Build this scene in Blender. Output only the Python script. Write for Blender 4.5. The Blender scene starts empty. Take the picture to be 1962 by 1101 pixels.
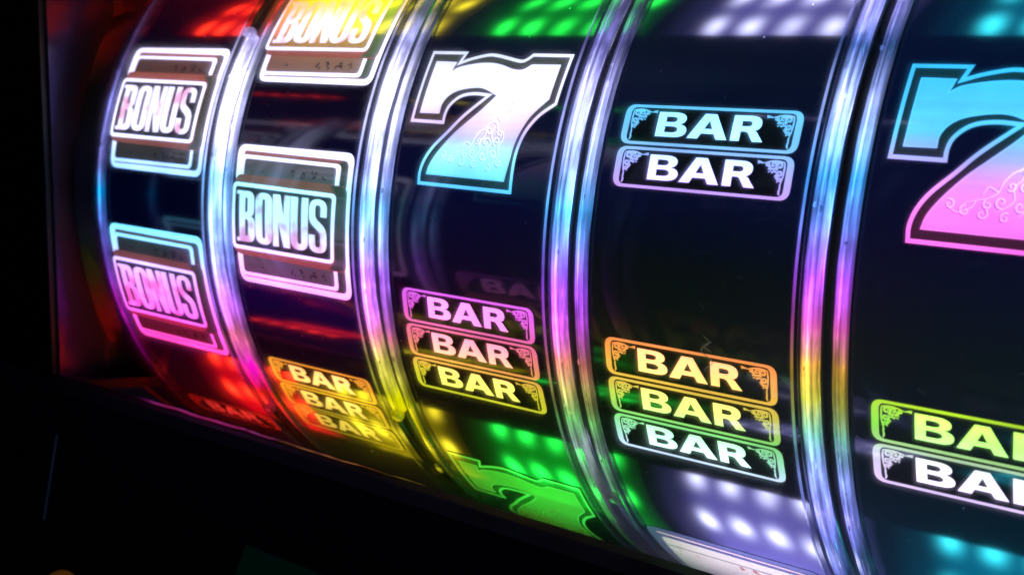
import bpy, bmesh, math, random
from mathutils import Matrix, Vector
from mathutils.geometry import tessellate_polygon
random.seed(7)
S = 0.15                      # reel radius in metres; everything below is written in reel radii
scn = bpy.context.scene
col = scn.collection

# ------------------------------------------------------------------ camera
cam = bpy.data.cameras.new('camera'); co = bpy.data.objects.new('camera', cam); col.objects.link(co)
cam.sensor_width = 36.0; cam.lens = 36.0*2406.98/1962.0
cam.clip_start = 0.01; cam.clip_end = 50
RT = ((0.7735972550211321, -0.12448360240057835, 0.6213301213984357),
      (0.6247059255510785, -0.014591492611503259, -0.7807237635198472),
      (0.10625344043837148, 0.9921143689498394, 0.06647770542269243))
CP = Vector((2.0252427615258006, -3.3326402578808207, 0.0))
co.matrix_world = Matrix.Translation(CP*S) @ Matrix(RT).to_4x4()
cam.dof.use_dof = True
cam.dof.focus_distance = (Vector((0.45, -1.0, -0.1))-CP).length*S
cam.dof.aperture_fstop = 15
scn.camera = co

# ------------------------------------------------------------------ world, exposure
w = bpy.data.worlds.new('World'); scn.world = w; w.use_nodes = True
w.node_tree.nodes['Background'].inputs[0].default_value = (0.25, 0.3, 0.8, 1)
w.node_tree.nodes['Background'].inputs[1].default_value = 0.004
scn.view_settings.view_transform = 'Standard'; scn.view_settings.look = 'None'
scn.view_settings.exposure = 0; scn.view_settings.gamma = 1
scn.view_settings.use_curve_mapping = False
scn.render.engine = 'CYCLES'
scn.cycles.max_bounces = 10; scn.cycles.glossy_bounces = 5; scn.cycles.transparent_max_bounces = 16
scn.cycles.caustics_reflective = False; scn.cycles.caustics_refractive = False
scn.cycles.sample_clamp_indirect = 6.0

def area(name, loc, look, size, power, colr):
    l = bpy.data.lights.new(name, 'AREA'); l.size = size*S; l.energy = power; l.color = colr
    o = bpy.data.objects.new(name, l); col.objects.link(o); o.location = Vector(loc)*S
    o.rotation_euler = (Vector(look)-Vector(loc)).to_track_quat('-Z', 'Y').to_euler(); return o
# added blue fill lamp, lifts the black cabinet towards navy
area('blue_fill_light', (-6, -7, 6), (0, -1, -.5), 3, 0.22, (.3, .35, 1))

# ------------------------------------------------------------------ node helpers
class NT:
    def __init__(s, name):
        s.m = bpy.data.materials.new(name); s.m.use_nodes = True; s.t = s.m.node_tree
        s.b = s.t.nodes['Principled BSDF']
    def n(s, ty, **k):
        x = s.t.nodes.new(ty)
        for a, v in k.items(): setattr(x, a, v)
        return x
    def l(s, a, b): s.t.links.new(a, b)
    def math(s, op, a, b=None, c=None, clamp=False):
        x = s.n('ShaderNodeMath', operation=op); x.use_clamp = clamp
        for i, v in enumerate((a, b, c)):
            if v is None: continue
            if isinstance(v, (int, float)): x.inputs[i].default_value = v
            else: s.l(v, x.inputs[i])
        return x.outputs[0]
    def ramp(s, fac, stops, interp='LINEAR'):
        x = s.n('ShaderNodeValToRGB'); r = x.color_ramp; r.interpolation = interp
        stops = sorted(stops, key=lambda q: q[0])
        while len(r.elements) < len(stops): r.elements.new(.5)
        for e, (p, c) in zip(r.elements, stops): e.position = p
        for e, (p, c) in zip(r.elements, stops):
            e.position = p; e.color = (*c[:3], 1) if hasattr(c, '__len__') else (c, c, c, 1)
        s.l(fac, x.inputs[0]); return x.outputs[0]
    def mul(s, a, b):
        x = s.n('ShaderNodeMix', data_type='RGBA', blend_type='MULTIPLY'); x.inputs[0].default_value = 1
        for i, v in ((6, a), (7, b)):
            if isinstance(v, tuple): x.inputs[i].default_value = (*v[:3], 1)
            else: s.l(v, x.inputs[i])
        return x.outputs[2]
    def mixc(s, a, b, f):
        sp = s.n('ShaderNodeSeparateColor'); s.l(a, sp.inputs[0]); m_ = s.math('MAXIMUM', s.math('MAXIMUM', sp.outputs[0], sp.outputs[1]), sp.outputs[2])
        x = s.n('ShaderNodeMix', data_type='RGBA'); x.inputs[0].default_value = f; s.l(a, x.inputs[6]); s.l(m_, x.inputs[7]); return x.outputs[2]
    def coords(s):            # object coordinates in reel radii + angle round the axle
        tc = s.n('ShaderNodeTexCoord'); vm = s.n('ShaderNodeVectorMath', operation='SCALE')
        vm.inputs[3].default_value = 1/S; s.l(tc.outputs['Object'], vm.inputs[0])
        sp = s.n('ShaderNodeSeparateXYZ'); s.l(vm.outputs[0], sp.inputs[0])
        x, y, z = sp.outputs
        th = s.math('ARCTAN2', z, s.math('MULTIPLY', y, -1.0))
        return x, y, z, th, vm.outputs[0]
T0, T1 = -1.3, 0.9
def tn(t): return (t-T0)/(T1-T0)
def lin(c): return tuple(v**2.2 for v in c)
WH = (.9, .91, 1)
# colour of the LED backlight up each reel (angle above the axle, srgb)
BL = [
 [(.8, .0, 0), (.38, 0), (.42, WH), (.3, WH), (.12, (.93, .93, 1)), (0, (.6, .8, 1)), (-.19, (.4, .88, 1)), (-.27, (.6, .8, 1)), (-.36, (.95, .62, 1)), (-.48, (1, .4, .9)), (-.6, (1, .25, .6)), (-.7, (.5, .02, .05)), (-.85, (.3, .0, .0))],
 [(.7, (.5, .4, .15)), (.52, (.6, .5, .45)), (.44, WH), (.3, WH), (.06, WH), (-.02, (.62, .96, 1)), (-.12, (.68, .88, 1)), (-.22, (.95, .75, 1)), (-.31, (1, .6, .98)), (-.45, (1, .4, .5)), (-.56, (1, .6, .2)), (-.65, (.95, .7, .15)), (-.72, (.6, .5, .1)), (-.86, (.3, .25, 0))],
 [(.5, WH), (.25, WH), (.19, (.92, .82, 1)), (.15, (.7, .72, 1)), (.11, (.6, .95, 1)), (.04, (.36, .82, 1)), (-.1, (.3, .4, 1)), (-.22, (.86, .38, .93)), (-.29, (.95, .4, .85)), (-.35, (.96, .42, .55)), (-.43, (.95, .62, .3)), (-.47, (.88, .82, .2)), (-.56, (.78, .85, .15)), (-.68, (.3, .5, .05)), (-.8, (.2, .36, .02)), (-1, (.15, .1, 0))],  # lowest stops put the board's green wash into the print's glow
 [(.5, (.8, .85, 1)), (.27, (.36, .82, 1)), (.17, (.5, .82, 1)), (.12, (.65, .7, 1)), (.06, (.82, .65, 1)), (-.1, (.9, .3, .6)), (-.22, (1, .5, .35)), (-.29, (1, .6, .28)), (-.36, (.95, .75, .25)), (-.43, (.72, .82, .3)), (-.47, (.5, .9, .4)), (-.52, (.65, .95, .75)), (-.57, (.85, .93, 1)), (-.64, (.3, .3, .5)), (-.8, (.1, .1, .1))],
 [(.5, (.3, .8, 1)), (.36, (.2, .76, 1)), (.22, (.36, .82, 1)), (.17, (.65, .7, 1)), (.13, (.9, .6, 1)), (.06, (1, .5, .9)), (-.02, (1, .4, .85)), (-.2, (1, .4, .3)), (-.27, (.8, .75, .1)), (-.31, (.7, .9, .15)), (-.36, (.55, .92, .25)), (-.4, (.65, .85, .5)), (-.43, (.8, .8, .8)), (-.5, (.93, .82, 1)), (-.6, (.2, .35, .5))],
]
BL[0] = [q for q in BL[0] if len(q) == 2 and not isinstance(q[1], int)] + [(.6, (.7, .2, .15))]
MC = {}
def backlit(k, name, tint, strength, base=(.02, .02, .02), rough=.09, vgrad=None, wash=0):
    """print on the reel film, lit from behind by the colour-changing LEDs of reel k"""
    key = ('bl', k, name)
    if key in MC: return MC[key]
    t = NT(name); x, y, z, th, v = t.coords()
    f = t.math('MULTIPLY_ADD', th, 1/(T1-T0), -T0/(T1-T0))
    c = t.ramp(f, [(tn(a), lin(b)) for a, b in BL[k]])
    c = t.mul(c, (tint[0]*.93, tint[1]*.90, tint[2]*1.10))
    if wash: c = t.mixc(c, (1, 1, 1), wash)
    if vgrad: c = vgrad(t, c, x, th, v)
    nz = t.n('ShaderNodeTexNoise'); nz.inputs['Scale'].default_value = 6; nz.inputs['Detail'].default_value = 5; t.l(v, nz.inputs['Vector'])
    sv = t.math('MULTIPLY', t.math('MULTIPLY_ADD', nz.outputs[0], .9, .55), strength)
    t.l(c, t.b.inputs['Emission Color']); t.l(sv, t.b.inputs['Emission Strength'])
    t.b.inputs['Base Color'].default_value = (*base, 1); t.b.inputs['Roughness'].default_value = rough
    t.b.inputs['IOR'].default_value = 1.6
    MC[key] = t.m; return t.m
def plain(name, base, rough=.4, metal=0, em=None, es=0, ior=1.5, bump=0):
    if name in MC: return MC[name]
    t = NT(name); t.b.inputs['Base Color'].default_value = (*base, 1)
    t.b.inputs['Roughness'].default_value = rough; t.b.inputs['Metallic'].default_value = metal
    t.b.inputs['IOR'].default_value = ior
    x, y, z, th, v = t.coords()
    nz = t.n('ShaderNodeTexNoise'); nz.inputs['Scale'].default_value = 9; nz.inputs['Detail'].default_value = 6; t.l(v, nz.inputs['Vector'])
    t.l(t.math('MULTIPLY', t.math('MULTIPLY_ADD', nz.outputs[0], .8, .6), rough), t.b.inputs['Roughness'])
    if bump:
        bp = t.n('ShaderNodeBump'); bp.inputs['Strength'].default_value = bump; bp.inputs['Distance'].default_value = .002
        n2 = t.n('ShaderNodeTexNoise'); n2.inputs['Scale'].default_value = 60; t.l(v, n2.inputs['Vector'])
        t.l(n2.outputs[0], bp.inputs['Height']); t.l(bp.outputs[0], t.b.inputs['Normal'])
    if em: t.b.inputs['Emission Color'].default_value = (*em, 1); t.b.inputs['Emission Strength'].default_value = es
    MC[name] = t.m; return t.m
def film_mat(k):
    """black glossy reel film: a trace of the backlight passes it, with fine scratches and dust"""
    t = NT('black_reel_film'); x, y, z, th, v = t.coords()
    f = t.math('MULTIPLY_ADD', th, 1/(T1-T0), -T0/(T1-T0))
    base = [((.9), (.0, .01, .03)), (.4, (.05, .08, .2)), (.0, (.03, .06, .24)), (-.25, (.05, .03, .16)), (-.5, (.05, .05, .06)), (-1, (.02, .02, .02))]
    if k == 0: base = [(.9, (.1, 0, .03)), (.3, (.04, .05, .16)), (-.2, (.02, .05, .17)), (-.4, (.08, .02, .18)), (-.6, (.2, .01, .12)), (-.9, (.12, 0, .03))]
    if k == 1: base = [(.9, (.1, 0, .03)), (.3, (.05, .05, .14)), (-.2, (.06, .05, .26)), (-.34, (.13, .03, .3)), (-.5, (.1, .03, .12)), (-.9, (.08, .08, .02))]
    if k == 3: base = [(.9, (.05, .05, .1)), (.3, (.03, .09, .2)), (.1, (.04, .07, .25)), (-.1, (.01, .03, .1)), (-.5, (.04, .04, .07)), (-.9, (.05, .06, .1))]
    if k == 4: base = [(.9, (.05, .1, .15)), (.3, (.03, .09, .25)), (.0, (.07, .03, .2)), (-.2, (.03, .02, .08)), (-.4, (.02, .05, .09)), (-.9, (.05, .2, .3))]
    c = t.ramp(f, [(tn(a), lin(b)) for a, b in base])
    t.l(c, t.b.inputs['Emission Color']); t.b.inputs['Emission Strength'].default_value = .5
    t.b.inputs['Base Color'].default_value = (.004, .004, .006, 1)
    n1 = t.n('ShaderNodeTexNoise'); n1.inputs['Scale'].default_value = 5; n1.inputs['Detail'].default_value = 8; t.l(v, n1.inputs['Vector'])
    t.l(t.math('MULTIPLY_ADD', n1.outputs[0], .1, .05), t.b.inputs['Roughness'])
    vo = t.n('ShaderNodeTexVoronoi'); vo.inputs['Scale'].default_value = 22; t.l(v, vo.inputs['Vector'])
    sp = t.math('LESS_THAN', vo.outputs['Distance'], .035)
    mx = t.n('ShaderNodeMix', data_type='RGBA'); t.l(sp, mx.inputs[0]); mx.inputs[6].default_value = (.004, .004, .006, 1); mx.inputs[7].default_value = (.8, .8, .85, 1)
    t.l(mx.outputs[2], t.b.inputs['Base Color'])
    t.b.inputs['IOR'].default_value = 1.6
    return t.m

# ------------------------------------------------------------------ objects
def empty(name, loc=(0, 0, 0)):
    o = bpy.data.objects.new(name, None); col.objects.link(o); o.location = Vector(loc)*S
    o.empty_display_size = .02; return o
def link(name, bm, mat, parent=None, label=None, smooth=True):
    if smooth:
        bm.normal_update()
        sh = [e for e in bm.edges if len(e.link_faces) == 2 and e.calc_face_angle(0) > .5]
        if sh: bmesh.ops.split_edges(bm, edges=sh)
    me = bpy.data.meshes.new(name); bm.to_mesh(me); bm.free()
    for m in (mat if isinstance(mat, (list, tuple)) else [mat]): me.materials.append(m)
    if smooth:
        for p in me.polygons: p.use_smooth = True
    o = bpy.data.objects.new(name, me); col.objects.link(o); o.parent = parent
    if label: o['label'] = label
    return o
def tag(o, label, cat, group=None):
    o['label'] = label; o['category'] = cat
    if group: o['group'] = group
    return o

# ---- flat artwork (u across the reel, v round it) wrapped onto the drum
def path(s, n=7):
    pts = []; tk = s.replace('M', ' M ').replace('L', ' L ').replace('C', ' C ').replace('Z', '').split(); i = 0; cur = None
    def xy(q): a, b = q.split(','); return (float(a), float(b))
    mode = None
    while i < len(tk):
        if tk[i] in 'MLC': mode = tk[i]; i += 1
        if mode in 'ML': cur = xy(tk[i]); pts.append(cur); i += 1
        else:
            a, b, c = xy(tk[i]), xy(tk[i+1]), xy(tk[i+2]); i += 3
            for j in range(1, n+1):
                u = j/n; w_ = 1-u
                pts.append(tuple(w_**3*cur[q]+3*w_*w_*u*a[q]+3*w_*u*u*b[q]+u**3*c[q] for q in (0, 1)))
            cur = c
    out = []
    for p in pts:
        if not out or abs(p[0]-out[-1][0])+abs(p[1]-out[-1][1]) > 1e-6: out.append(p)
    if abs(out[0][0]-out[-1][0])+abs(out[0][1]-out[-1][1]) < 1e-6: out.pop()
    return out
def rounded(pts, r, n=6):
    out = []; N = len(pts); rr = r if hasattr(r, '__len__') else [r]*N
    for i, p in enumerate(pts):
        p = Vector(p); a = Vector(pts[i-1]); b = Vector(pts[(i+1) % N]); q = rr[i]
        if q <= 0: out.append(tuple(p)); continue
        da = (a-p); db = (b-p); ra = min(q, da.length*.45); rb = min(q, db.length*.45)
        s = p+da.normalized()*ra; e = p+db.normalized()*rb
        for j in range(n+1):
            u = j/n; out.append(tuple((1-u)**2*s+2*u*(1-u)*p+u*u*e))
    return out
def offset(pts, d):
    """move a clockwise outline inwards by d"""
    N = len(pts); out = []
    for i in range(N):
        p = Vector(pts[i]); a = (p-Vector(pts[i-1])).normalized(); b = (Vector(pts[(i+1) % N])-p).normalized()
        na = Vector((a.y, -a.x)); nb = Vector((b.y, -b.x)); m = (na+nb)
        if m.length < 1e-4: m = na
        m.normalize(); k = max(m.dot(na), .35); out.append(tuple(p+m*(d/k)))
    return out
def art(loops_list, tc, h, uc=0.0, step=.012):
    """loops_list: [[outer, hole, ...], ...] -> bmesh wrapped at radius 1+h, centred on angle tc"""
    bm = bmesh.new()
    for loops in loops_list:
        vs3 = [[Vector((a, b, 0)) for a, b in lp] for lp in loops]
        tris = tessellate_polygon(vs3); flat = [v for lp in vs3 for v in lp]
        vv = [bm.verts.new(v) for v in flat]
        for t in tris:
            try: f = bm.faces.new([vv[i] for i in t])
            except ValueError: pass
    for f in bm.faces:
        f.normal_update()
        if f.normal.z < 0: f.normal_flip()
    lo = min(v.co.y for v in bm.verts); hi = max(v.co.y for v in bm.verts)
    y = math.floor(lo/step)*step
    while y < hi:
        if y > lo: bmesh.ops.bisect_plane(bm, geom=bm.verts[:]+bm.edges[:]+bm.faces[:], plane_co=(0, y, 0), plane_no=(0, 1, 0), dist=1e-6)
        y += step
    for v in bm.verts:
        u, t = v.co.x+uc, v.co.y+tc; r = 1+h
        v.co = Vector((u, -r*math.cos(t), r*math.sin(t)))*S
    return bm
def ribbon(pts, ws):
    """2D stroke as an outline loop"""
    L = []; R = []; N = len(pts)
    for i in range(N):
        a = Vector(pts[max(i-1, 0)]); b = Vector(pts[min(i+1, N-1)]); d = (b-a)
        d = d.normalized() if d.length > 1e-9 else Vector((1, 0)); nrm = Vector((-d.y, d.x))
        w_ = ws[i]/2 if hasattr(ws, '__len__') else ws/2
        p = Vector(pts[i]); L.append(tuple(p+nrm*w_)); R.append(tuple(p-nrm*w_))
    return L, R
def strokes(list_, tc, h, uc=0.0):
    bm = bmesh.new()
    for pts, ws in list_:
        L, R = ribbon(pts, ws); vl = [bm.verts.new((a, b, 0)) for a, b in L]; vr = [bm.verts.new((a, b, 0)) for a, b in R]
        for i in range(len(L)-1): bm.faces.new((vl[i], vr[i], vr[i+1], vl[i+1]))
    for v in bm.verts:
        u, t = v.co.x+uc, v.co.y+tc; r = 1+h
        v.co = Vector((u, -r*math.cos(t), r*math.sin(t)))*S
    bmesh.ops.recalc_face_normals(bm, faces=bm.faces[:])
    return bm
def spiral(cx, cy, r0, r1, a0, turns, n=22, flip=1):
    return [(cx+(r0+(r1-r0)*i/n)*math.cos(a0+flip*turns*6.283*i/n), cy+(r0+(r1-r0)*i/n)*math.sin(a0+flip*turns*6.283*i/n)) for i in range(n+1)]
def taper(n, a, b, m=None):
    m = m or max(a, b)*1.3
    return [a*(1-i/n)**2+2*m*(i/n)*(1-i/n)+b*(i/n)**2 for i in range(n+1)]

# ---- glyphs
G = {
 'B': ('M0,0 L0,1 L.55,1 C.80,1 .93,.91 .93,.75 C.93,.64 .86,.56 .74,.53 C.91,.5 1,.41 1,.28 C1,.1 .86,0 .58,0Z', ['M.28,.82 L.28,.60 L.47,.60 C.58,.60 .64,.64 .64,.71 C.64,.79 .58,.82 .47,.82Z', 'M.28,.43 L.28,.18 L.50,.18 C.63,.18 .70,.23 .70,.305 C.70,.38 .63,.43 .50,.43Z']),
 'A': ('M0,0 L.355,1 L.645,1 L1,0 L.73,0 L.66,.21 L.34,.21 L.27,0Z', ['M.40,.40 L.50,.73 L.60,.40Z']),
 'R': ('M0,0 L0,1 L.52,1 C.78,1 .88,.88 .88,.70 C.88,.56 .82,.47 .70,.42 C.78,.39 .80,.34 .84,.26 L1.0,0 L.68,0 L.56,.23 C.51,.35 .47,.38 .38,.38 L.28,.38 L.28,0Z', ['M.28,.79 L.28,.58 L.44,.58 C.54,.58 .59,.61 .59,.69 C.59,.77 .54,.79 .44,.79Z']),
 'b': ('M-.06,0 L-.06,.07 L.03,.07 L.03,.93 L-.06,.93 L-.06,1 L.30,1 C.46,1 .52,.94 .52,.82 L.52,.66 C.52,.57 .48,.53 .42,.51 C.51,.49 .54,.44 .54,.35 L.54,.2 C.54,.05 .46,0 .30,0Z', ['M.22,.88 L.22,.58 L.25,.58 C.29,.58 .31,.60 .31,.64 L.31,.82 C.31,.86 .29,.88 .25,.88Z', 'M.22,.45 L.22,.12 L.25,.12 C.30,.12 .32,.14 .32,.19 L.32,.38 C.32,.43 .30,.45 .25,.45Z']),
 'o': ('M0,.5 L0,.2 C0,.05 .1,0 .27,0 C.44,0 .54,.05 .54,.2 L.54,.8 C.54,.95 .44,1 .27,1 C.1,1 0,.95 0,.8Z', ['M.22,.5 L.22,.82 C.22,.87 .24,.89 .27,.89 C.30,.89 .32,.87 .32,.82 L.32,.18 C.32,.13 .30,.11 .27,.11 C.24,.11 .22,.13 .22,.18Z']),
 'n': ('M0,0 L0,1 L.22,1 L.36,.56 L.36,1 L.54,1 L.54,0 L.34,0 L.18,.48 L.18,0Z', []),
 'u': ('M0,1 L0,.2 C0,.05 .1,0 .27,0 C.44,0 .54,.05 .54,.2 L.54,1 L.34,1 L.34,.18 C.34,.13 .32,.11 .28,.11 C.24,.11 .22,.13 .22,.18 L.22,1Z', []),
 's': ('M.36,.68 L.54,.68 L.54,.82 C.54,.95 .44,1 .27,1 C.1,1 .01,.94 .01,.80 L.01,.68 C.01,.58 .07,.53 .2,.46 C.31,.4 .35,.37 .35,.29 L.35,.17 C.35,.12 .32,.1 .27,.1 C.22,.1 .19,.12 .19,.17 L.19,.33 L0,.33 L0,.18 C0,.05 .1,0 .27,0 C.44,0 .54,.05 .54,.2 L.54,.3 C.54,.44 .48,.5 .34,.57 C.23,.62 .19,.66 .19,.73 L.19,.83 C.19,.88 .22,.9 .27,.9 C.32,.9 .36,.88 .36,.83Z', []),
}
def glyph(ch, x0, y0, sx, sy):
    o, hs = G[ch]; f = lambda s: [(x0+a*sx, y0+b*sy) for a, b in path(s)]
    return [f(o)]+[f(h) for h in hs]

# ---- artwork of the symbols; sizes measured off the reels (reel radii / radians)
BW, BH, BP = 0.4346, 0.0912, 0.0967
def rect(x0, y0, x1, y1): return [(x0, y1), (x1, y1), (x1, y0), (x0, y0)]
def filigree():
    """scrollwork for the upper right corner, origin at the corner; x to -0.066, y to -0.07"""
    L = []; r = random.Random(5)
    def sp(cx, cy, r0, r1, a, tu, w0, w1, fl=1):
        p = spiral(cx, cy, r0, r1, a, tu, 20, fl); L.append((p, taper(20, w0, w1)))
    sp(-.013, -.011, .0015, .0085, 2.4, 1.3, .0014, .0034)
    sp(-.027, -.010, .001, .0062, .4, 1.1, .0012, .003, -1)
    sp(-.011, -.026, .001, .0066, 4.4, 1.2, .0012, .003, -1)
    sp(-.042, -.0085, .001, .0048, 1.2, 1.0, .001, .0026)
    sp(-.0085, -.041, .001, .0048, 3.2, 1.0, .001, .0026)
    sp(-.022, -.020, .001, .0045, 5, 1.1, .0012, .0022)
    def cv(pts, w0, w1, m=None):
        p = [Vector(q) for q in pts]; out = []
        for i in range(15):
            u = i/14
            out.append(tuple((1-u)**3*p[0]+3*u*(1-u)**2*p[1]+3*u*u*(1-u)*p[2]+u**3*p[3]))
        L.append((out, taper(14, w0, w1, m)))
    cv([(-.003, -.004), (-.018, -.001), (-.030, -.001), (-.046, -.006)], .002, .0014, .004)
    cv([(-.046, -.006), (-.052, -.009), (-.056, -.004), (-.0645, -.006)], .0014, .005, .001)
    cv([(-.003, -.004), (-.001, -.018), (-.002, -.030), (-.004, -.044)], .002, .0014, .004)
    cv([(-.004, -.044), (-.009, -.052), (-.003, -.058), (-.007, -.066)], .0014, .001, .004)
    cv([(-.005, -.058), (-.008, -.062), (-.007, -.068), (-.004, -.072)], .001, .001, .005)
    cv([(-.020, -.015), (-.028, -.020), (-.034, -.018), (-.040, -.013)], .001, .001, .004)
    cv([(-.015, -.020), (-.020, -.030), (-.016, -.036), (-.012, -.042)], .001, .001, .004)
    for _ in range(22):
        a = r.uniform(.0, 1); x = -.008-.036*a+r.uniform(-.003, .003); y = -.008-.034*(1-a)+r.uniform(-.003, .003)
        an = r.uniform(0, 3.1); q = .004
        cv([(x, y), (x+q*.5*math.cos(an), y+q*.5*math.sin(an)), (x+q*math.cos(an+.6), y+q*math.sin(an+.6)), (x+q*1.3*math.cos(an+.9), y+q*1.3*math.sin(an+.9))], .0006, .0008, .003)
    return L
FIL = filigree()
FIL = [(p, [q*1.5 for q in w_]) for p, w_ in FIL]
def mirror(L): return [([(-a, b) for a, b in p], w_) for p, w_ in L]
def shift(L, dx, dy): return [([(a+dx, b+dy) for a, b in p], w_) for p, w_ in L]
def bar_symbol(k, parent, t_top, label):
    tc = t_top-BH/2; h = BH/2; wd = BW/2
    out = rounded(rect(-wd, -h, wd, h), .024); inn = rounded(rect(-wd+.0155, -h+.0066, wd-.0155, h-.0066), .014)
    body = link('bar_symbol', art([[out]], tc, .0012), M['ink'][k], parent, label)
    link('frame', art([[out, inn]], tc, .0022), M['frame'][k], body)
    y0 = h-.0705; hy = .0555
    lets = [glyph('B', -.1285, y0, .077, hy), glyph('A', -.0475, y0, .098, hy), glyph('R', .0585, y0, .0765, hy)]
    link('lettering', art(lets, tc, .0022), M['letter'][k], body)
    yo = h-.0095
    for s_, sh in ((1, .1985), (-1, -.1985)):
        L = FIL if s_ == 1 else mirror(FIL)
        link('corner_scroll', strokes(shift([([(a, b) for a, b in p], w_) for p, w_ in L], sh, yo), tc, .0022), M['frame'][k], body)
    return body

S7O = [(-0.2252, 0.1778), (-0.1032, 0.1775), (-0.1135, 0.1516), (-0.0844, 0.1616), (-0.0357, 0.1722), (-0.0039, 0.1712), (0.0353, 0.164), (0.0737, 0.1569), (0.0898, 0.1606), (0.1058, 0.1741), (0.2293, 0.1733), (0.2231, 0.043), (0.1832, 0.0134), (0.1548, -0.0237), (0.1405, -0.0639), (0.1355, -0.1072), (0.1374, -0.1775), (-0.1696, -0.1763), (-0.1709, -0.1435), (-0.161, -0.1099), (-0.1386, -0.0755), (-0.0997, -0.0361), (-0.0588, 0.0074), (-0.0014, 0.0571), (-0.0335, 0.059), (-0.0643, 0.0559), (-0.0879, 0.0466), (-0.1081, 0.0266), (-0.1148, 0.0051), (-0.1144, -0.0193), (-0.2309, -0.0182)]
S7F = [(-0.2006, 0.1485), (-0.1297, 0.1472), (-0.1379, 0.1212), (-0.1158, 0.1338), (-0.066, 0.1437), (-0.0197, 0.1466), (0.0186, 0.1419), (0.0587, 0.1312), (0.0894, 0.13), (0.1138, 0.1443), (0.2005, 0.1445), (0.1965, 0.0562), (0.158, 0.0164), (0.1381, -0.0166), (0.124, -0.0569), (0.1183, -0.0966), (0.1103, -0.1498), (-0.1448, -0.1487), (-0.1365, -0.1207), (-0.1139, -0.0865), (-0.0761, -0.0433), (-0.0421, -0.0127), (-0.0009, 0.0244), (0.0327, 0.0603), (-0.0136, 0.0767), (-0.0509, 0.0778), (-0.0959, 0.0692), (-0.1231, 0.054), (-0.1373, 0.032), (-0.1384, 0.0071), (-0.2052, 0.0066)]
def smooth_outline(P, sharp, n=5):
    """Catmull-Rom through the outline, keeping the listed corners sharp"""
    N = len(P); out = []
    for i in range(N):
        p1, p2 = Vector(P[i]), Vector(P[(i+1) % N])
        p0 = Vector(P[i-1]) if i not in sharp else p1*2-p2
        p3 = Vector(P[(i+2) % N]) if (i+1) % N not in sharp else p2*2-p1
        if i in sharp and (i+1) % N in sharp: out.append(tuple(p1)); continue
        for j in range(n):
            t = j/n
            out.append(tuple(.5*((2*p1)+(p2-p0)*t+(2*p0-5*p1+4*p2-p3)*t*t+(3*p1-p0-3*p2+p3)*t**3)))
    return out
SH = {0, 1, 2, 9, 10, 11, 16, 17, 23, 29, 30}
OUT7 = smooth_outline(S7O, SH); FIL7 = smooth_outline(S7F, SH)
def seven_scroll():
    """a flourish climbing from the foot of the seven to its crossbar"""
    L = []; r = random.Random(11)
    def cr(P, w0, w1, m=None, n=7):
        P = [Vector(p) for p in P]; out = []
        for i in range(len(P)-1):
            p1, p2 = P[i], P[i+1]; p0 = P[i-1] if i else p1*2-p2; p3 = P[i+2] if i+2 < len(P) else p2*2-p1
            for j in range(n):
                t = j/n; out.append(tuple(.5*((2*p1)+(p2-p0)*t+(2*p0-5*p1+4*p2-p3)*t*t+(3*p1-p0-3*p2+p3)*t**3)))
        out.append(tuple(P[-1])); L.append((out, taper(len(out)-1, w0, w1, m)))
    def curl(x, y, rad, a, fl, tail=None):
        p = spiral(x, y, .0015, rad, a, 1.15, 22, fl); L.append((p, taper(22, .001, .0024)))
    # stem with its hooked head
    cr([(.088, .045), (.098, .036), (.094, .024), (.082, .026), (.086, .014), (.074, .004), (.066, -.004), (.052, .006), (.046, -.006), (.058, -.014), (.062, -.026)], .0015, .0025, .002)
    cr([(.046, -.006), (.030, -.014), (.022, -.026), (.008, -.034), (-.006, -.052), (-.012, -.070), (-.028, -.082), (-.050, -.088), (-.072, -.094)], .0025, .001, .002)
    cr([(.062, -.026), (.080, -.034), (.084, -.052), (.074, -.070), (.080, -.090), (.070, -.108), (.052, -.112)], .0025, .001, .002)
    cr([(.052, -.018), (.046, -.038), (.052, -.058), (.040, -.076), (.046, -.094), (.030, -.112)], .002, .001, .002)
    cr([(.030, -.020), (.026, -.044), (.014, -.060), (.018, -.082), (.004, -.098), (-.014, -.108)], .002, .001, .002)
    cr([(-.012, -.070), (-.030, -.062), (-.040, -.076)], .0015, .001, .002); cr([(-.050, -.088), (-.058, -.102), (-.080, -.112), (-.098, -.104)], .0015, .001, .002)
    for x, y, q, a, fl in ((-.098, -.098, .010, 1, 1), (-.068, -.108, .011, 2.5, -1), (-.036, -.112, .011, 0, 1), (-.028, -.094, .009, 3, -1), (-.004, -.088, .012, 4, 1), (.006, -.116, .010, 2, -1),
                        (.030, -.094, .011, 5, 1), (.034, -.060, .012, 1, -1), (.062, -.090, .012, 2, 1), (.066, -.056, .012, 3.5, 1), (.068, -.036, .009, 0, -1), (.036, -.034, .010, 2, 1), (.084, -.108, .009, 4, -1), (.052, -.122, .009, 1, 1), (.010, -.058, .009, 5, -1)):
        curl(x, y, q, a, fl)
    return L
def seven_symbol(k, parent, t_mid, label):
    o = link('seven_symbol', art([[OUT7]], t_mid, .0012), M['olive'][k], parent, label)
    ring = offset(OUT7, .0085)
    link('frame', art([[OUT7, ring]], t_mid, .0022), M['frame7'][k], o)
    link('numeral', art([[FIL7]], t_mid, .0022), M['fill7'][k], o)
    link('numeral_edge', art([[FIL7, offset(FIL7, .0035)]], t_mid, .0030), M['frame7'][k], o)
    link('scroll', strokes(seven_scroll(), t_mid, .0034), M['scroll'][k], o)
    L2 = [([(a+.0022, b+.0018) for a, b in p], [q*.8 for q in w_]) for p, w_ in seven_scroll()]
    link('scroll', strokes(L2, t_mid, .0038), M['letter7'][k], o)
    return o

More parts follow.
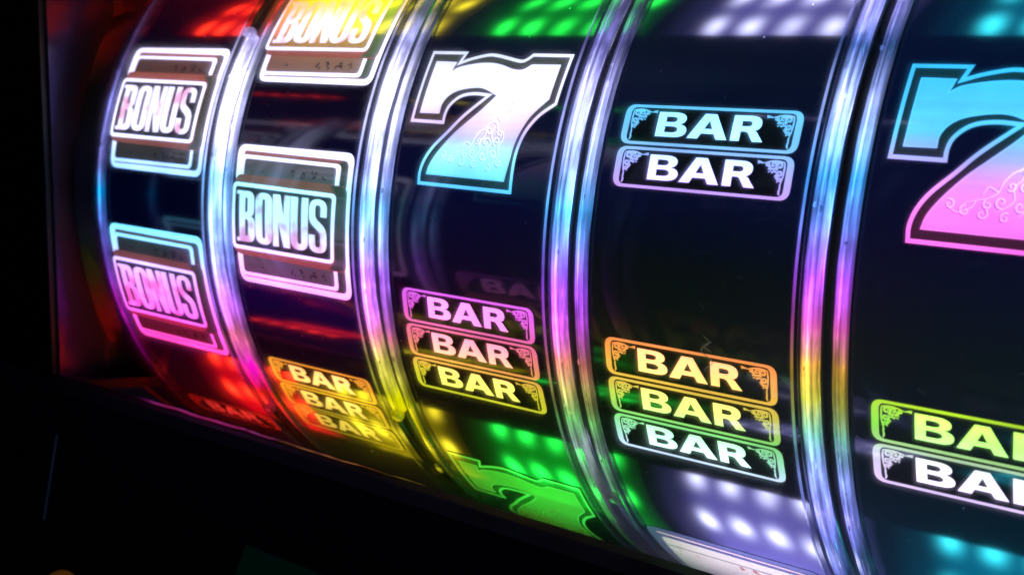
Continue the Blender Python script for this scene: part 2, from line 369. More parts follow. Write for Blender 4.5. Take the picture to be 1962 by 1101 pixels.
Q = dict(L0=[(-0.2500, 0.1999), (0.2323, 0.1994), (0.2287, -0.2002), (-0.2379, -0.198)],
 L1=[(-0.2230, 0.1832), (0.214, 0.1780), (0.2119, -0.183), (-0.2230, -0.1827)],
 L2=[(-0.2262, 0.1710), (0.1854, 0.1671), (0.1802, -0.1782), (-0.2286, -0.1782)],
 L3=[(-0.2130, 0.1605), (0.1697, 0.1573), (0.1681, -0.168), (-0.2170, -0.1680)],
 L4=[(-0.2450, 0.1143), (0.2213, 0.1100), (0.2190, -0.1238), (-0.2480, -0.1163)],
 L5=[(-0.2520, 0.0905), (0.1804, 0.0866), (0.173, -0.1022), (-0.2551, -0.1007)],
 L6=[(-0.2401, 0.0801), (0.1668, 0.0766), (0.162, -0.0928), (-0.2428, -0.0898)])
def scribbles(yc, seed):
    r = random.Random(seed); L = []
    for cx, s_ in ((-.13, .5), (.0, .8), (.035, 1), (.085, 1.15), (.125, .7)):
        for j in range(4 if s_ > .6 else 2):
            a = r.uniform(0, 6.28); x = cx+r.uniform(-.006, .006)*s_; y = yc+r.uniform(-.009, .009)*s_
            p = spiral(x, y, .002*s_, .0085*s_, a, r.uniform(.3, .6), 8, r.choice((1, -1)))
            L.append((p, taper(8, .0015, .0015, .006*s_)))
    return L
def bonus_symbol(k, parent, t_mid, label, lit=True):
    R = lambda n, r: rounded(Q[n], r)
    X = M if lit else MU
    o = link('bonus_symbol', art([[R('L0', .032)]], t_mid, .0010), X['white'][k], parent, label)
    link('plate_edge', art([[R('L1', .02)]], t_mid, .0016), X['side'][k], o)
    l1, l2 = R('L1', .02), R('L2', .016)
    for hl in ([(-.219, .1825), (.19, .1775), (.176, .1695), (-.219, .1733)], [(-.219, -.1792), (.176, -.1792), (.19, -.1822), (-.219, -.182)]):
        link('edge_band', art([[hl]], t_mid, .0020), X['brown'][k], o)  # printed brown bands along the plate edge
    link('frame', art([[l2]], t_mid, .0022), X['white'][k], o)
    link('card', art([[R('L3', .012)]], t_mid, .0028), X['card'][k], o)
    for yc, sd in ((.128, 3), (-.146, 4)) if lit else ():
        link('scribble', strokes(scribbles(yc, sd), t_mid, .0032), X['dark'][k], o)
    if not lit:
        link('rule_line', art([[[(-.205, .119), (.165, .119), (.165, .1145), (-.205, .1145)]]], t_mid, .0032), X['panel'][k], o)
        link('printed_mark', strokes([(p, [q*1.6 for q in w_]) for p, w_ in scribbles(.095, 9)], t_mid, .0034), X['dark'][k], o)
        return o
    f = link('front_plate', art([[R('L4', .026)]], t_mid, .0034), X['brown'][k], o)
    link('plate_side', art([[rounded([(.150, .1085), (.2208, .1075), (.2185, -.1205), (.150, -.1195), (.176, -.1), (.1815, .085)], [.0, .024, .024, 0, .01, .01])]], t_mid, .0040), X['side'][k], f)
    l5, l6 = R('L5', .018), R('L6', .010)
    link('frame', art([[l5]], t_mid, .0046), X['white'][k], f)
    link('panel', art([[l6]], t_mid, .0052), X['panel'][k], f)
    lets = []; x0, x1 = -.232, .1495; adv = (x1-x0-.006)/5; y0 = -.0775; hh = .145
    for i, ch in enumerate('bonus'):
        lets.append(glyph(ch, x0+.006+i*adv+.002, y0, adv*.95/.54, hh))
    link('lettering', art(lets, t_mid, .0058), X['blet'][k], f)
    return o

def fillgrad(t, c, x, th, v):
    # random bands of tone round the reel across the numeral print
    nz = t.n('ShaderNodeTexNoise'); nz.noise_dimensions = '1D'; nz.inputs['Scale'].default_value = 30; nz.inputs['Detail'].default_value = 3
    t.l(th, nz.inputs['W'])
    g = t.math('MULTIPLY_ADD', nz.outputs[0], .35, .75)
    mx = t.n('ShaderNodeVectorMath', operation='SCALE'); t.l(c, mx.inputs[0]); t.l(g, mx.inputs[3]); return mx.outputs[0]
def letgrad(t, c, x, th, v):
    # pinkish metallic blotches printed inside the letters
    nz = t.n('ShaderNodeTexNoise'); nz.inputs['Scale'].default_value = 17; nz.inputs['Detail'].default_value = 1
    t.l(v, nz.inputs['Vector']); f = t.ramp(nz.outputs[0], [(.52, (1, 1, 1)), (.66, (.75, .4, .45))]); return t.mul(c, f)
M = {n: [] for n in 'ink frame letter frame7 fill7 letter7 olive scroll white side brown card dark panel blet'.split()}
for k in range(5):
    M['ink'].append(backlit(k, 'black_ink', (1, 1, 1), .0035, (.004, .004, .005)))
    M['frame'].append(backlit(k, 'clear_frame_print', (1, 1, 1), 1.15, (.12, .12, .12)))
    M['letter'].append(backlit(k, 'clear_letter_print', (1, 1, 1), 2.35, (.2, .2, .18), wash=.1))
    M['frame7'].append(backlit(k, 'clear_seven_frame', (1, 1, 1), 1.4, (.3, .3, .3)))
    M['fill7'].append(backlit(k, 'seven_metallic_print', (1, 1, 1) if k < 4 else (.92, .88, 1), 1.65 if k < 4 else 1.55, (.15, .15, .12), vgrad=fillgrad))
    M['letter7'].append(backlit(k, 'seven_scroll_highlight', (1, 1, 1), 3.5, (.3, .3, .3)))
    M['scroll'].append(backlit(k, 'seven_scroll_line', (1, 1, 1), .45, (.1, .1, .1)))
    M['olive'].append(backlit(k, 'olive_ink_led_sheen', (.85, .82, .65), .07, (.05, .045, .02)))  # olive ink, its glow raised in place of the LED band's reflection
    M['white'].append(backlit(k, 'white_card_print', (1, 1, 1), 2.1, (.25, .25, .25)))
    M['side'].append(backlit(k, 'side_ink_led_wash', (.6, .66, .42), .13, (.10, .26, .04) if k == 1 else (.16, .18, .03)))  # second reel: green LED cast put into the base colour
    M['brown'].append(backlit(k, 'brown_plate_edge', (1, .30, .17), .42, (.22, .06, .03)))
    M['card'].append(backlit(k, 'card_ink_led_wash', (.8, .6, .4) if k == 0 else (.8, .72, .6), .10 if k == 0 else .17, (.16, .09, .03) if k == 0 else (.8, .38, .04)))  # past the first reel the orange base holds the LED wash
    M['dark'].append(backlit(k, 'scribble_ink', (.8, .3, .4), .03, (.04, .01, .01)))
    M['panel'].append(backlit(k, 'panel_ink_led_wash', (.7, .7, .7), .045, (.9, .6, .06) if k == 1 else (.02, .02, .02)))  # dark ink, but the second reel's base is painted with yellow LED light
    M['blet'].append(backlit(k, 'bonus_letter_print', (1, 1, 1), 1.8, (.3, .27, .27), vgrad=letgrad))
cr = plain('unlit_cream_print', (.62, .60, .50), .3)
MU = {n: [None]*5 for n in M}
for n, c in dict(white=(.06, .07, .09), side=(.04, .05, .06), brown=(.5, .35, .22), card=(.46, .40, .20), dark=(.3, .03, .02), panel=(.05, .05, .05), blet=(.6, .55, .5)).items():
    MU[n] = [plain('unlit_'+n+'_print', c, .3)]*5

# ------------------------------------------------------------------ LED strips above and below the reels
LEDC = [((.68, .0, .008), (1.35, .04, .01)), ((.26, .20, .002), (.75, .6, .02)), ((.0, .34, .012), (.02, 1, .08)), ((.22, .19, .80), (.66, .68, 1)), ((.0, .28, .5), (.05, .85, 1))]
def led_mat(k, rows):
    t = NT('led_diffuser'); tc = t.n('ShaderNodeTexCoord'); vm = t.n('ShaderNodeVectorMath', operation='SCALE')
    vm.inputs[3].default_value = 1/S; t.l(tc.outputs['Object'], vm.inputs[0])
    sp = t.n('ShaderNodeSeparateXYZ'); t.l(vm.outputs[0], sp.inputs[0]); x, y = sp.outputs[0], sp.outputs[1]
    fx = t.math('SUBTRACT', t.math('FRACT', t.math('DIVIDE', x, .1)), .5)     # columns every .1
    dx = t.math('MULTIPLY', fx, .1)
    gx = t.math('POWER', 2.718, t.math('MULTIPLY', t.math('MULTIPLY', dx, dx), -1/(2*.019**2)))
    tot = None
    for rw in rows:
        dy = t.math('SUBTRACT', y, rw); g = t.math('POWER', 2.718, t.math('MULTIPLY', t.math('MULTIPLY', dy, dy), -1/(2*.031**2)))
        tot = g if tot is None else t.math('ADD', tot, g)
    ax = t.math('ABSOLUTE', t.math('SUBTRACT', x, .045))
    edge = t.math('SUBTRACT', 1.0, t.math('SMOOTHSTEP' if False else 'MULTIPLY', t.math('MAXIMUM', t.math('SUBTRACT', ax, .19), 0.0), 14.0), clamp=True)
    ln = t.n('ShaderNodeTexNoise'); ln.inputs['Scale'].default_value = 9; t.l(vm.outputs[0], ln.inputs['Vector'])
    tot = t.math('MULTIPLY', tot, t.math('MULTIPLY_ADD', ln.outputs[0], 2.0, .0))
    spot = t.math('MULTIPLY', t.math('MULTIPLY', gx, tot), edge)
    mask = t.ramp(t.math('DIVIDE', ax, .34), [(.0, 1.0), (.45, .85), (.8, .12), (1, .0)], 'EASE')
    c0, c1 = LEDC[k]
    a = t.n('ShaderNodeVectorMath', operation='SCALE'); a.inputs[0].default_value = c0; t.l(t.math('MULTIPLY', mask, LB), a.inputs[3])
    b = t.n('ShaderNodeVectorMath', operation='SCALE'); b.inputs[0].default_value = c1; t.l(t.math('MULTIPLY', spot, LS), b.inputs[3])
    s_ = t.n('ShaderNodeVectorMath', operation='ADD'); t.l(a.outputs[0], s_.inputs[0]); t.l(b.outputs[0], s_.inputs[1])
    t.l(s_.outputs[0], t.b.inputs['Emission Color']); t.b.inputs['Emission Strength'].default_value = 1
    t.b.inputs['Base Color'].default_value = (.1, .1, .1, 1)
    return t.m
LB, LS = 5.6, 22.0
PITCH = 0.6393
RX = [(k-2)*PITCH for k in range(5)]

machine = tag(empty('slot_machine'), 'dark slot machine cabinet whose window holds the row of five lit reels', 'slot machine')
def box(bm, a, b):
    vs = [bm.verts.new(Vector((x, y, z))*S) for x in (a[0], b[0]) for y in (a[1], b[1]) for z in (a[2], b[2])]
    for f in ((0, 1, 3, 2), (4, 6, 7, 5), (0, 4, 5, 1), (2, 3, 7, 6), (0, 2, 6, 4), (1, 5, 7, 3)): bm.faces.new([vs[i] for i in f])
def led_board(p0, p1, k, rows):
    """a board from p0 to p1 (y,z), its lit face towards the reel axle"""
    p0, p1 = Vector((0, *p0)), Vector((0, *p1)); d = (p1-p0); L = d.length; d.normalize()
    nrm = Vector((1, 0, 0)).cross(d)
    if nrm.dot(-p0) < 0: nrm = -nrm; 
    ax = Vector((1, 0, 0)); ez = ax.cross(d)
    bm = bmesh.new(); box(bm, (-.318, 0, -.004), (.318, L, .004))
    bd = link('led_board', bm, plain('board_black', (.01, .01, .01), .6), machine, smooth=False)
    mt = Matrix((ax, d, ez)).transposed().to_4x4(); mt.translation = (Vector((RX[k], 0, 0))+p0)*S
    bd.matrix_world = mt
    side = 1 if nrm.dot(ez) > 0 else -1
    bm = bmesh.new(); box(bm, (-.316, .0, .005 if side > 0 else -.012), (.316, L, .012 if side > 0 else -.005))
    df = link('diffuser', bm, led_mat(k, rows), bd, smooth=False)
    return bd
for k in range(5):
    led_board((-.992, .535), (-.93, .86), k, (.034, .195, .36))
    led_board((-.856, -.808), (-.52, -1.035), k, (.004, .205, .47))

# ------------------------------------------------------------------ reels
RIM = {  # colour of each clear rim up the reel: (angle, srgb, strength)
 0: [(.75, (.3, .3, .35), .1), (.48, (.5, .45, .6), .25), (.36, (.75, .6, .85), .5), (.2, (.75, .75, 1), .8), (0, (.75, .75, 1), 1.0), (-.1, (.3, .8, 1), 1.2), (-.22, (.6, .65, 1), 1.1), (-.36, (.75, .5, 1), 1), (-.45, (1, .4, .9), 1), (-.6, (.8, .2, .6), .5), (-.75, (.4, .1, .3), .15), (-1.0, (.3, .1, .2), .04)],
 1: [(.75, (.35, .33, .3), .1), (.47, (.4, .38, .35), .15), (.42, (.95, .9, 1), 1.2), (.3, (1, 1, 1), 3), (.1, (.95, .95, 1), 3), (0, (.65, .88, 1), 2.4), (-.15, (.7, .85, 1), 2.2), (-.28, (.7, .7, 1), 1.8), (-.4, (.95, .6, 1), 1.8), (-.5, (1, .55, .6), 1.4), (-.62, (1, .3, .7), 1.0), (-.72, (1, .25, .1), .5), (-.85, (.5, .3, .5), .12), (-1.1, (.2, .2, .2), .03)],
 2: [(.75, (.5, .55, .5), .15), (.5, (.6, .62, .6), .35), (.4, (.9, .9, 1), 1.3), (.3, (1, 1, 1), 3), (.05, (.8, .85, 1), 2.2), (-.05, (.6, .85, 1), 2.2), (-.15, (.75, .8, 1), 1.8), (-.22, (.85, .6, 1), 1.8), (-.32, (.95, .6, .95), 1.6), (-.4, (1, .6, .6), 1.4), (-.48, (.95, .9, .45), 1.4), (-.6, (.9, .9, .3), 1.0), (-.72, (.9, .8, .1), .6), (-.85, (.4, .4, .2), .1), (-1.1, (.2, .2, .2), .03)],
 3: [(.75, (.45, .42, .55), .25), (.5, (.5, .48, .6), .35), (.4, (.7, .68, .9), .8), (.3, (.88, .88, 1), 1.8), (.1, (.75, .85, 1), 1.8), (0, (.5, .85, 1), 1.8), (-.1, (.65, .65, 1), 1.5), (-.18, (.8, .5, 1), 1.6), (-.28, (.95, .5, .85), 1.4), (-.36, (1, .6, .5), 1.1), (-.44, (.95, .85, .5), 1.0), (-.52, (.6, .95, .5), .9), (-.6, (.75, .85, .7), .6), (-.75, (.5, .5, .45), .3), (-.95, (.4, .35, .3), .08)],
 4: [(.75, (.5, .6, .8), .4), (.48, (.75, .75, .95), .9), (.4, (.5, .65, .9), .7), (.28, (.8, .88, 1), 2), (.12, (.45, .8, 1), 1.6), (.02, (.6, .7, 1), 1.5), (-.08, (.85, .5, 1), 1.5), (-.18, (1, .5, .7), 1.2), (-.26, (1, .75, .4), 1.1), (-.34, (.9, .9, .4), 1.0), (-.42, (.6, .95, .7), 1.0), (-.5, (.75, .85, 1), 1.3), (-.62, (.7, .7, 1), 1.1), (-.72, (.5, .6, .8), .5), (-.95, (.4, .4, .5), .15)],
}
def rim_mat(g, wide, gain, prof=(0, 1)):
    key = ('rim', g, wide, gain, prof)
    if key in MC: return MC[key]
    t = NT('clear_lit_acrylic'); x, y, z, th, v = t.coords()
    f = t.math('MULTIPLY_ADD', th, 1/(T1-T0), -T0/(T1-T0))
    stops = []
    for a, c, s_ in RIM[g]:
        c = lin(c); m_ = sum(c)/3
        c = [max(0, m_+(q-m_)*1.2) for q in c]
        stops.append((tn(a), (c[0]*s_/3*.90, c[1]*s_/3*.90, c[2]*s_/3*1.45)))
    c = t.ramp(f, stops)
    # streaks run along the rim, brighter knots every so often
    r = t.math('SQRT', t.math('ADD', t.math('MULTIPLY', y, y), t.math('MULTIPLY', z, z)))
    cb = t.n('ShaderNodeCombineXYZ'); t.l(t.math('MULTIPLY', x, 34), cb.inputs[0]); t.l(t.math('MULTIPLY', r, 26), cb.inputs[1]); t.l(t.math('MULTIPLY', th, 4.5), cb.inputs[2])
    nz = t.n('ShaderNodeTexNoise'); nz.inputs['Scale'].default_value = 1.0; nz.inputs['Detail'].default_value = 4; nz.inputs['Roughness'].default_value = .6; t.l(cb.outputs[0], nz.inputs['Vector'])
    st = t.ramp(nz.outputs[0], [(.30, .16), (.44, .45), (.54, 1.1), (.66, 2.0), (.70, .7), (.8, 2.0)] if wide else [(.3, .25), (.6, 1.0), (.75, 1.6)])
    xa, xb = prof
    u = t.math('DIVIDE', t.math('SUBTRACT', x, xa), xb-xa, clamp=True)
    pr = t.ramp(u, [(0, .7), (.07, .12), (.16, .5), (.3, .9), (.38, .5), (.5, 1.9), (.62, 1.0), (.74, .45), (.86, .15), (.93, 1.2), (1, .8)]) if wide else None  # bright core and wall shadows painted across the rim's glow
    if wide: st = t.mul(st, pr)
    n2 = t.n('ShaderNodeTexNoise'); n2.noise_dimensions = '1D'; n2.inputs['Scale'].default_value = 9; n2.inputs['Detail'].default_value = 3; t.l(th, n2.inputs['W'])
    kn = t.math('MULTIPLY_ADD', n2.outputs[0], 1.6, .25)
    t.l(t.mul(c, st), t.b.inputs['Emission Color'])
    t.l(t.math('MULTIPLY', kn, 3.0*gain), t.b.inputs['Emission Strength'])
    t.b.inputs['Base Color'].default_value = (.03, .03, .035, 1)
    t.b.inputs['Roughness'].default_value = .08; t.b.inputs['IOR'].default_value = 1.49
    bp = t.n('ShaderNodeBump'); bp.inputs['Strength'].default_value = .5; bp.inputs['Distance'].default_value = .0006
    t.l(nz.outputs[0], bp.inputs['Height']); t.l(bp.outputs[0], t.b.inputs['Normal'])
    tr = t.n('ShaderNodeBsdfTransparent'); ms = t.n('ShaderNodeMixShader'); ms.inputs[0].default_value = .82 if wide else .6
    t.l(tr.outputs[0], ms.inputs[1]); t.l(t.b.outputs[0], ms.inputs[2])
    out = [n for n in t.t.nodes if n.type == 'OUTPUT_MATERIAL'][0]; t.l(ms.outputs[0], out.inputs[0])
    MC[key] = t.m; return t.m
def clear_wall():
    if 'cw' in MC: return MC['cw']
    t = NT('clear_acrylic_wall'); t.b.inputs['Base Color'].default_value = (.02, .02, .025, 1); t.b.inputs['Roughness'].default_value = .08
    tr = t.n('ShaderNodeBsdfTransparent'); tr.inputs[0].default_value = (.9, .92, .95, 1); ms = t.n('ShaderNodeMixShader'); ms.inputs[0].default_value = .30
    t.l(tr.outputs[0], ms.inputs[1]); t.l(t.b.outputs[0], ms.inputs[2])
    out = [n for n in t.t.nodes if n.type == 'OUTPUT_MATERIAL'][0]; t.l(ms.outputs[0], out.inputs[0])
    MC['cw'] = t.m; return t.m
def sweep(prof, t0, t1, n, closed=True, wob=0):
    """sweep an (x, r) profile round the axle"""
    bm = bmesh.new(); rings = []
    for i in range(n+1):
        t = t0+(t1-t0)*i/n
        w_ = wob*math.sin(t*23.0)+wob*.6*math.sin(t*51+1)
        rings.append([bm.verts.new(Vector((x+w_, -r*math.cos(t), r*math.sin(t)))*S) for x, r in prof])
    m = len(prof)
    for i in range(n):
        for j in range(m if closed else m-1):
            bm.faces.new((rings[i][j], rings[i][(j+1) % m], rings[i+1][(j+1) % m], rings[i+1][j]))
    if closed: bm.faces.new(rings[0]); bm.faces.new(rings[-1])
    bmesh.ops.recalc_face_normals(bm, faces=bm.faces[:]); return bm
def lump(c, sz, seed):
    """small irregular blob of clear plastic where a rim ends"""
    bm = bmesh.new(); bmesh.ops.create_icosphere(bm, subdivisions=2, radius=1); r = random.Random(seed)
    x, t, rr = c
    for v in bm.verts:
        k_ = 1+r.uniform(-.22, .22); p = v.co*k_; u = x+p.x*sz[0]; a = t+p.y*sz[1]; q = rr+p.z*sz[2]
        v.co = Vector((u, -q*math.cos(a), q*math.sin(a)))*S
    return bm
REEL_LABEL = ['farthest reel beside the dark side wall, with two BONUS cards one above the other',
              'reel with a big glowing BONUS card at mid height above amber BAR signs',
              'middle reel with a white to cyan seven above magenta and yellow BAR signs',
              'reel with two cyan and lilac BAR signs above three orange to green ones',
              'nearest reel, cut by the right edge, with a cyan and pink seven']
PROF = lambda x0, x1, r0, r1, c=.006: [(x0+c, r0), (x1-c, r0), (x1, r0+c), (x1, r1-c), (x1-c, r1), (x0+c, r1), (x0, r1-c), (x0, r0+c)]
for k in range(5):
    R = tag(empty('slot_reel', (RX[k], 0, 0)), REEL_LABEL[k], 'reel', 'slot machine reels side by side')
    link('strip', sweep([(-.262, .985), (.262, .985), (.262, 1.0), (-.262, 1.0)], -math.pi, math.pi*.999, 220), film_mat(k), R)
    link('drum', sweep([(-.262, .93), (.262, .93), (.262, .975), (-.262, .975)], -math.pi, math.pi*.999, 90), plain('drum_black', (.006, .006, .008), .5), R)
    # clear rims: a thin outer fin and a thick light-carrying body on either side
    for s_ in (-1, 1):
        g = k if s_ < 0 else k+1           # gap number: 0 left of first reel .. 5
        g = min(g, 4)
        if s_ > 0: x0, x1 = .270, .304; r1 = 1.006
        else: x0, x1 = -.300, -.276; r1 = 1.006
        if k == 0 and s_ < 0: x0, x1 = -.306, -.272
        ends = {(0, -1): (-1.15, .95), (0, 1): (-.80, .43), (1, -1): (-1.2, .95), (1, 1): (-.66, .95), (2, -1): (-.86, .95), (2, 1): (-1.3, .95), (3, -1): (-.765, .95), (3, 1): (-.86, .95), (4, -1): (-1.2, .95), (4, 1): (-1.2, .95)}[(k, s_)]
        rim = link('clear_rim', sweep(PROF(x0, x1, .975, r1), ends[0], ends[1], 150, wob=.0004), rim_mat(g, True, 1.05 if s_ > 0 else .65, (x0, x1)), R)
        xf = .2565 if s_ > 0 else -.264
        link('fin', sweep([(xf-.0016, .985), (xf+.0016, .985), (xf+.0016, 1.010), (xf-.0016, 1.010)], -1.2, .95, 150), clear_wall(), rim)
        link('fin_edge', sweep([(xf-.0022, 1.0105), (xf+.0022, 1.0105), (xf+.0022, 1.0145), (xf-.0022, 1.0145)], -1.2, .95, 150), rim_mat(g, False, .45 if s_ > 0 else .2), rim)
        xs = x1 if s_ > 0 else x0
        # bright inner edge where the body meets its side wall
        link('edge_line', sweep([(x1-.004, r1-.002), (x1+.0008, r1-.002), (x1+.0008, r1+.003), (x1-.004, r1+.003)], ends[0], ends[1], 150), rim_mat(g, False, .95 if s_ > 0 else .7), rim)
        rb = random.Random(k*7+s_)
        for q in range(7):
            tb = rb.uniform(max(ends[0], -.8)+.04, .4)
            link('bubble', lump((x0+rb.uniform(.2, .8)*(x1-x0), tb, r1+.001), (rb.uniform(.0015, .004), rb.uniform(.003, .009), .002), q+k), rim_mat(g, False, rb.choice((.15, 1.2))), rim)
        if ends[0] > -1:
            link('rim_end', lump(((x0+x1)/2, ends[0], 1.006), (.022, .02, .014), k*3+s_), rim_mat(g, False, .6), rim)
        if ends[1] < .9:
            link('rim_end', lump(((x0+x1)/2, ends[1], 1.006), (.026, .02, .014), k*5+s_), rim_mat(g, False, .5), rim)
        # darker clear carrier that goes on past the lit part
        link('carrier', sweep(PROF(x0+.002, x1-.002, .96, .974, .003), -1.35, .98, 120), plain('grey_clear_carrier', (.10, .10, .12), .18), rim)
    # hairline scratches and smudges on the film
    rs = random.Random(40+k)
    smat = plain('hairline_scratch', (.30, .30, .34), .35)
    for q in range(9):
        x0_, t0_ = rs.uniform(-.2, .2), rs.uniform(-.5, .38); a_ = rs.uniform(-.9, .5); L_ = rs.uniform(.015, .07); b_ = rs.uniform(-6, 6)
        pts = [(x0_+L_*u*math.cos(a_+b_*u*L_), t0_+L_*u*math.sin(a_+b_*u*L_)) for u in [j/10 for j in range(11)]]
        link('scratch', strokes([(pts, taper(10, .0003, .0003, .0010))], 0, .0006), smat, R)
    # artwork
    TH = dict(a=.2507, b=-.2797, c=-.2458, d=-.5579, e=-.3085, f=.3802, g=.0894, h=-.1976, i=.6759, j=.3742, k=.3576)
    if k == 0:
        bonus_symbol(k, R, TH['f']-.2027, 'upper white BONUS card with brown top edge')
        bonus_symbol(k, R, TH['h']-.2027, 'lower cyan to magenta BONUS card')
        bar_symbol(k, R, -.872, 'dark red BAR sign at the foot of the reel')
    if k == 1:
        bonus_symbol(k, R, TH['i']-.2027, 'BONUS card cut by the top of the photo, washed yellow and green')
        bonus_symbol(k, R, TH['g']-.2027, 'large bright BONUS card at mid height')
        for i, l in enumerate(('orange BAR sign, top of its three', 'amber BAR sign, middle of its three', 'dim yellow BAR sign, bottom of its three')): bar_symbol(k, R, TH['d']-i*BP, l)
    if k == 2:
        seven_symbol(k, R, TH['j']-.176, 'white to cyan seven')
        for i, l in enumerate(('magenta BAR sign', 'pink BAR sign', 'yellow BAR sign')): bar_symbol(k, R, TH['c']-i*BP, l)
        seven_symbol(k, R, -.775-.178, 'seven washed green by the lamps below and a glow in its print')
    if k == 3:
        for i, l in enumerate(('cyan BAR sign', 'lilac BAR sign')): bar_symbol(k, R, TH['a']-i*BP, l)
        for i, l in enumerate(('orange BAR sign', 'amber to green BAR sign', 'white and green BAR sign')): bar_symbol(k, R, TH['b']-i*BP, l)
        bonus_symbol(k, R, -.868-.2, 'unlit cream card at the foot of the reel', lit=False)
        hair = [(.045+.012*math.sin(i*.5)+i*.0006, .02-.0035*i) for i in range(24)]
        link('scuff_mark', strokes([(hair, taper(23, .0015, .001, .003)), ([(.055+.01*math.cos(i*.45), .012-.002*i) for i in range(14)], taper(13, .001, .001, .0025))], TH['b']+.02, .0045), plain('grey_scuff', (.35, .32, .3), .5, em=(.5, .4, .3), es=.12), R)
    if k == 4:
        seven_symbol(k, R, TH['k']-.176, 'cyan to pink seven')
        for i, l in enumerate(('lime green BAR sign', 'white and lilac BAR sign')): bar_symbol(k, R, TH['e']-i*BP, l)

# ------------------------------------------------------------------ cabinet
blk = plain('black_cabinet_lacquer', (.012, .012, .016), .45)
gls = plain('glossy_black_plastic', (.008, .007, .010), .16, bump=.15)
def quadstrip(name, pts, mat, x0, x1, thick=.02, parent=machine):
    """extrude a (y,z) polyline along x, given thickness"""
    bm = bmesh.new(); up = []
    n = len(pts)
    A = [[bm.verts.new(Vector((x, y, z))*S) for x in (x0, x1)] for y, z in pts]
    B = [[bm.verts.new(Vector((x, y+thick*.3, z-thick))*S) for x in (x0, x1)] for y, z in pts]
    for i in range(n-1):
        bm.faces.new((A[i][0], A[i][1], A[i+1][1], A[i+1][0])); bm.faces.new((B[i][0], B[i+1][0], B[i+1][1], B[i][1]))
        for j in (0, 1): bm.faces.new((A[i][j], A[i+1][j], B[i+1][j], B[i][j]))
    for i in (0, n-1): bm.faces.new((A[i][0], B[i][0], B[i][1], A[i][1]))
    bmesh.ops.recalc_face_normals(bm, faces=bm.faces[:]); return link(name, bm, mat, parent, smooth=False)
quadstrip('lower_front', [(-1.0, -.727), (-1.03, -.775), (-1.35, -1.70), (-2.0, -2.0)], blk, -3.2, 2.6, .03)
# window trim: bead along the lower lip, waved and tapered to shape its glints
bm = bmesh.new(); rg = []
for i in range(121):
    x = -1.74+(1.74-.02)*i/120
    rd = .0055 if x < -.5 else .0055-.004*(x+.5)/.48
    rg.append([bm.verts.new(Vector((x, -1.0+rd*math.cos(a), (-.7262+(.0016 if x < -.15 else 0)*math.sin(x*31)*math.sin(x*7.3))+rd*math.sin(a)))*S) for a in [q*math.pi/4 for q in range(8)]])
for i in range(120):
    for j in range(8): bm.faces.new((rg[i][j], rg[i][(j+1) % 8], rg[i+1][(j+1) % 8], rg[i+1][j]))
link('window_trim', bm, plain('dark_chrome_trim', (.30, .22, .26), .16, 1.0), machine)
# left front face beside the window and slanted inner wall
bm = bmesh.new(); box(bm, (-3.2, -1.16, -.73), (-1.715, -1.14, 1.4))
for v in bm.verts:
    z = v.co.z/S; v.co.y += (1.14-(1.0+.14*(z+.73)/1.05))*S
link('side_front', bm, blk, machine, smooth=False)
bm = bmesh.new()
for (x, y, z) in ((-1.70, -1.0, -.73), (-1.70, -1.19, .70), (-1.75, -.90, .70), (-1.75, -.80, -.73), (-1.80, -.2, -.9), (-1.80, -.2, .9)): bm.verts.new(Vector((x, y, z))*S)
bm.verts.ensure_lookup_table(); V_ = bm.verts
bm.faces.new((V_[0], V_[1], V_[2], V_[3])); bm.faces.new((V_[3], V_[2], V_[5], V_[4]))
r_ = bmesh.ops.solidify(bm, geom=bm.faces[:], thickness=.01*S)
link('side_wall', bm, plain('grey_side_wall', (.36, .32, .46), .2, .75), machine, smooth=False)
link('arched_cheek', sweep(PROF(-1.765, -1.600, .90, 1.005, .012), -1.3, .98, 120), gls, machine)
link('cheek_edge', sweep(PROF(-1.772, -1.766, .95, 1.009, .002), -1.3, .98, 120), plain('amber_edge', (.15, .04, .02), .3), machine)
# bottom ledge at the far left corner
bm = bmesh.new(); box(bm, (-1.83, -.985, -.76), (-1.60, -.60, -.728)); link('ledge', bm, gls, machine, smooth=False)
# top housing above the window, out of frame
bm = bmesh.new(); box(bm, (-3.2, -1.25, .90), (2.6, .2, 1.4)); link('top_front', bm, blk, machine, smooth=False)
# back of the reel bay
bm = bmesh.new(); box(bm, (-1.85, 1.1, -1.5), (2.0, 1.14, 1.4)); link('bay_back', bm, blk, machine, smooth=False)
# dim display and orange button on the lower front
def apron_pt(x, s_):     # s_ along the sloping front
    y = -1.03-s_*.32; z = -.78-s_*.92; return Vector((x, y-.012, z+.004))
bm = bmesh.new(); c = [apron_pt(-.56, .235), apron_pt(.45, .235), apron_pt(.45, .48), apron_pt(-.56, .48)]
v4 = [bm.verts.new(p*S) for p in c]; bm.faces.new(v4)
bmesh.ops.solidify(bm, geom=bm.faces[:], thickness=.006*S)
disp = link('display_panel', bm, plain('dim_teal_display', (.004, .008, .008), .3, em=(.0, .05, .035), es=.06), machine, smooth=False)

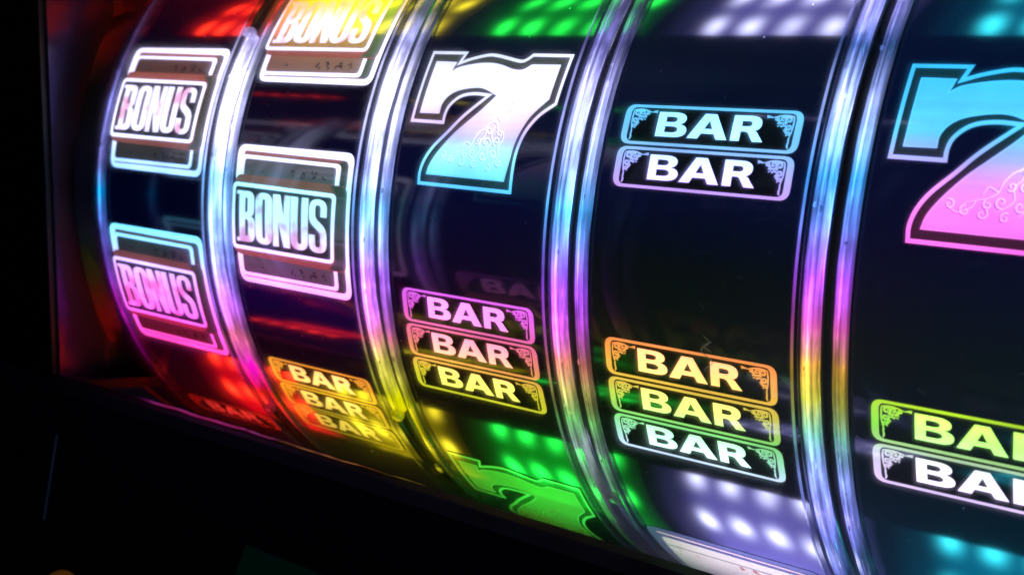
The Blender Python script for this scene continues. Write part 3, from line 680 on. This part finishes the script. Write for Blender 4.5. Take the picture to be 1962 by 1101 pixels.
# ------------------------------------------------------------------ small reflections / knobs
bm = bmesh.new(); bmesh.ops.create_uvsphere(bm, u_segments=24, v_segments=12, radius=.08*S)
for v in bm.verts: v.co.z *= .45
bt = link('orange_button', bm, plain('orange_button_plastic', (.4, .15, .01), .4, em=(1, .42, .02), es=.03), machine)
bt.location = Vector((-1.26, -1.18, -1.28))*S

bm = bmesh.new(); a_, b_ = Vector((-1.572, -1.075, -.895)), Vector((-1.47, -1.16, -1.14))
vs = [bm.verts.new((p+o)*S) for p in (a_, b_) for o in (Vector((-.004, 0, 0)), Vector((0, -.006, 0)), Vector((.004, 0, 0)))]
for i, j in ((0, 1), (1, 2), (2, 0)): bm.faces.new((vs[i], vs[j], vs[j+3], vs[i+3]))
link('seam_glow_bead', bm, plain('blue_seam_glow', (.1, .12, .2), .3, em=(.01, .05, .12), es=.05), machine)  # faint blue glint of the cabinet edge, painted as its own glow
# front glass of the reel window
t = NT('clear_glass'); tr = t.n('ShaderNodeBsdfTransparent'); gl = t.n('ShaderNodeBsdfGlossy'); gl.inputs['Roughness'].default_value = .02
ms = t.n('ShaderNodeMixShader'); fr = t.n('ShaderNodeFresnel'); fr.inputs[0].default_value = 1.5
t.l(t.math('MULTIPLY', fr.outputs[0], .72), ms.inputs[0]); rf = t.n('ShaderNodeBsdfRefraction'); rf.inputs['IOR'].default_value = 1.035; rf.inputs['Roughness'].default_value = .85
m2 = t.n('ShaderNodeMixShader'); m2.inputs[0].default_value = .16; t.l(tr.outputs[0], m2.inputs[1]); t.l(rf.outputs[0], m2.inputs[2])   # rough refraction added for a bloom round bright print
t.l(m2.outputs[0], ms.inputs[1]); t.l(gl.outputs[0], ms.inputs[2])
out = [n for n in t.t.nodes if n.type == 'OUTPUT_MATERIAL'][0]; t.l(ms.outputs[0], out.inputs[0])
bm = bmesh.new(); vs = [bm.verts.new(Vector(p)*S) for p in ((-1.75, -1.012, -.74), (2.4, -1.012, -.74), (2.4, -1.23, .95), (-1.75, -1.23, .95))]
bm.faces.new(vs); link('window_glass', bm, t.m, machine, smooth=False)
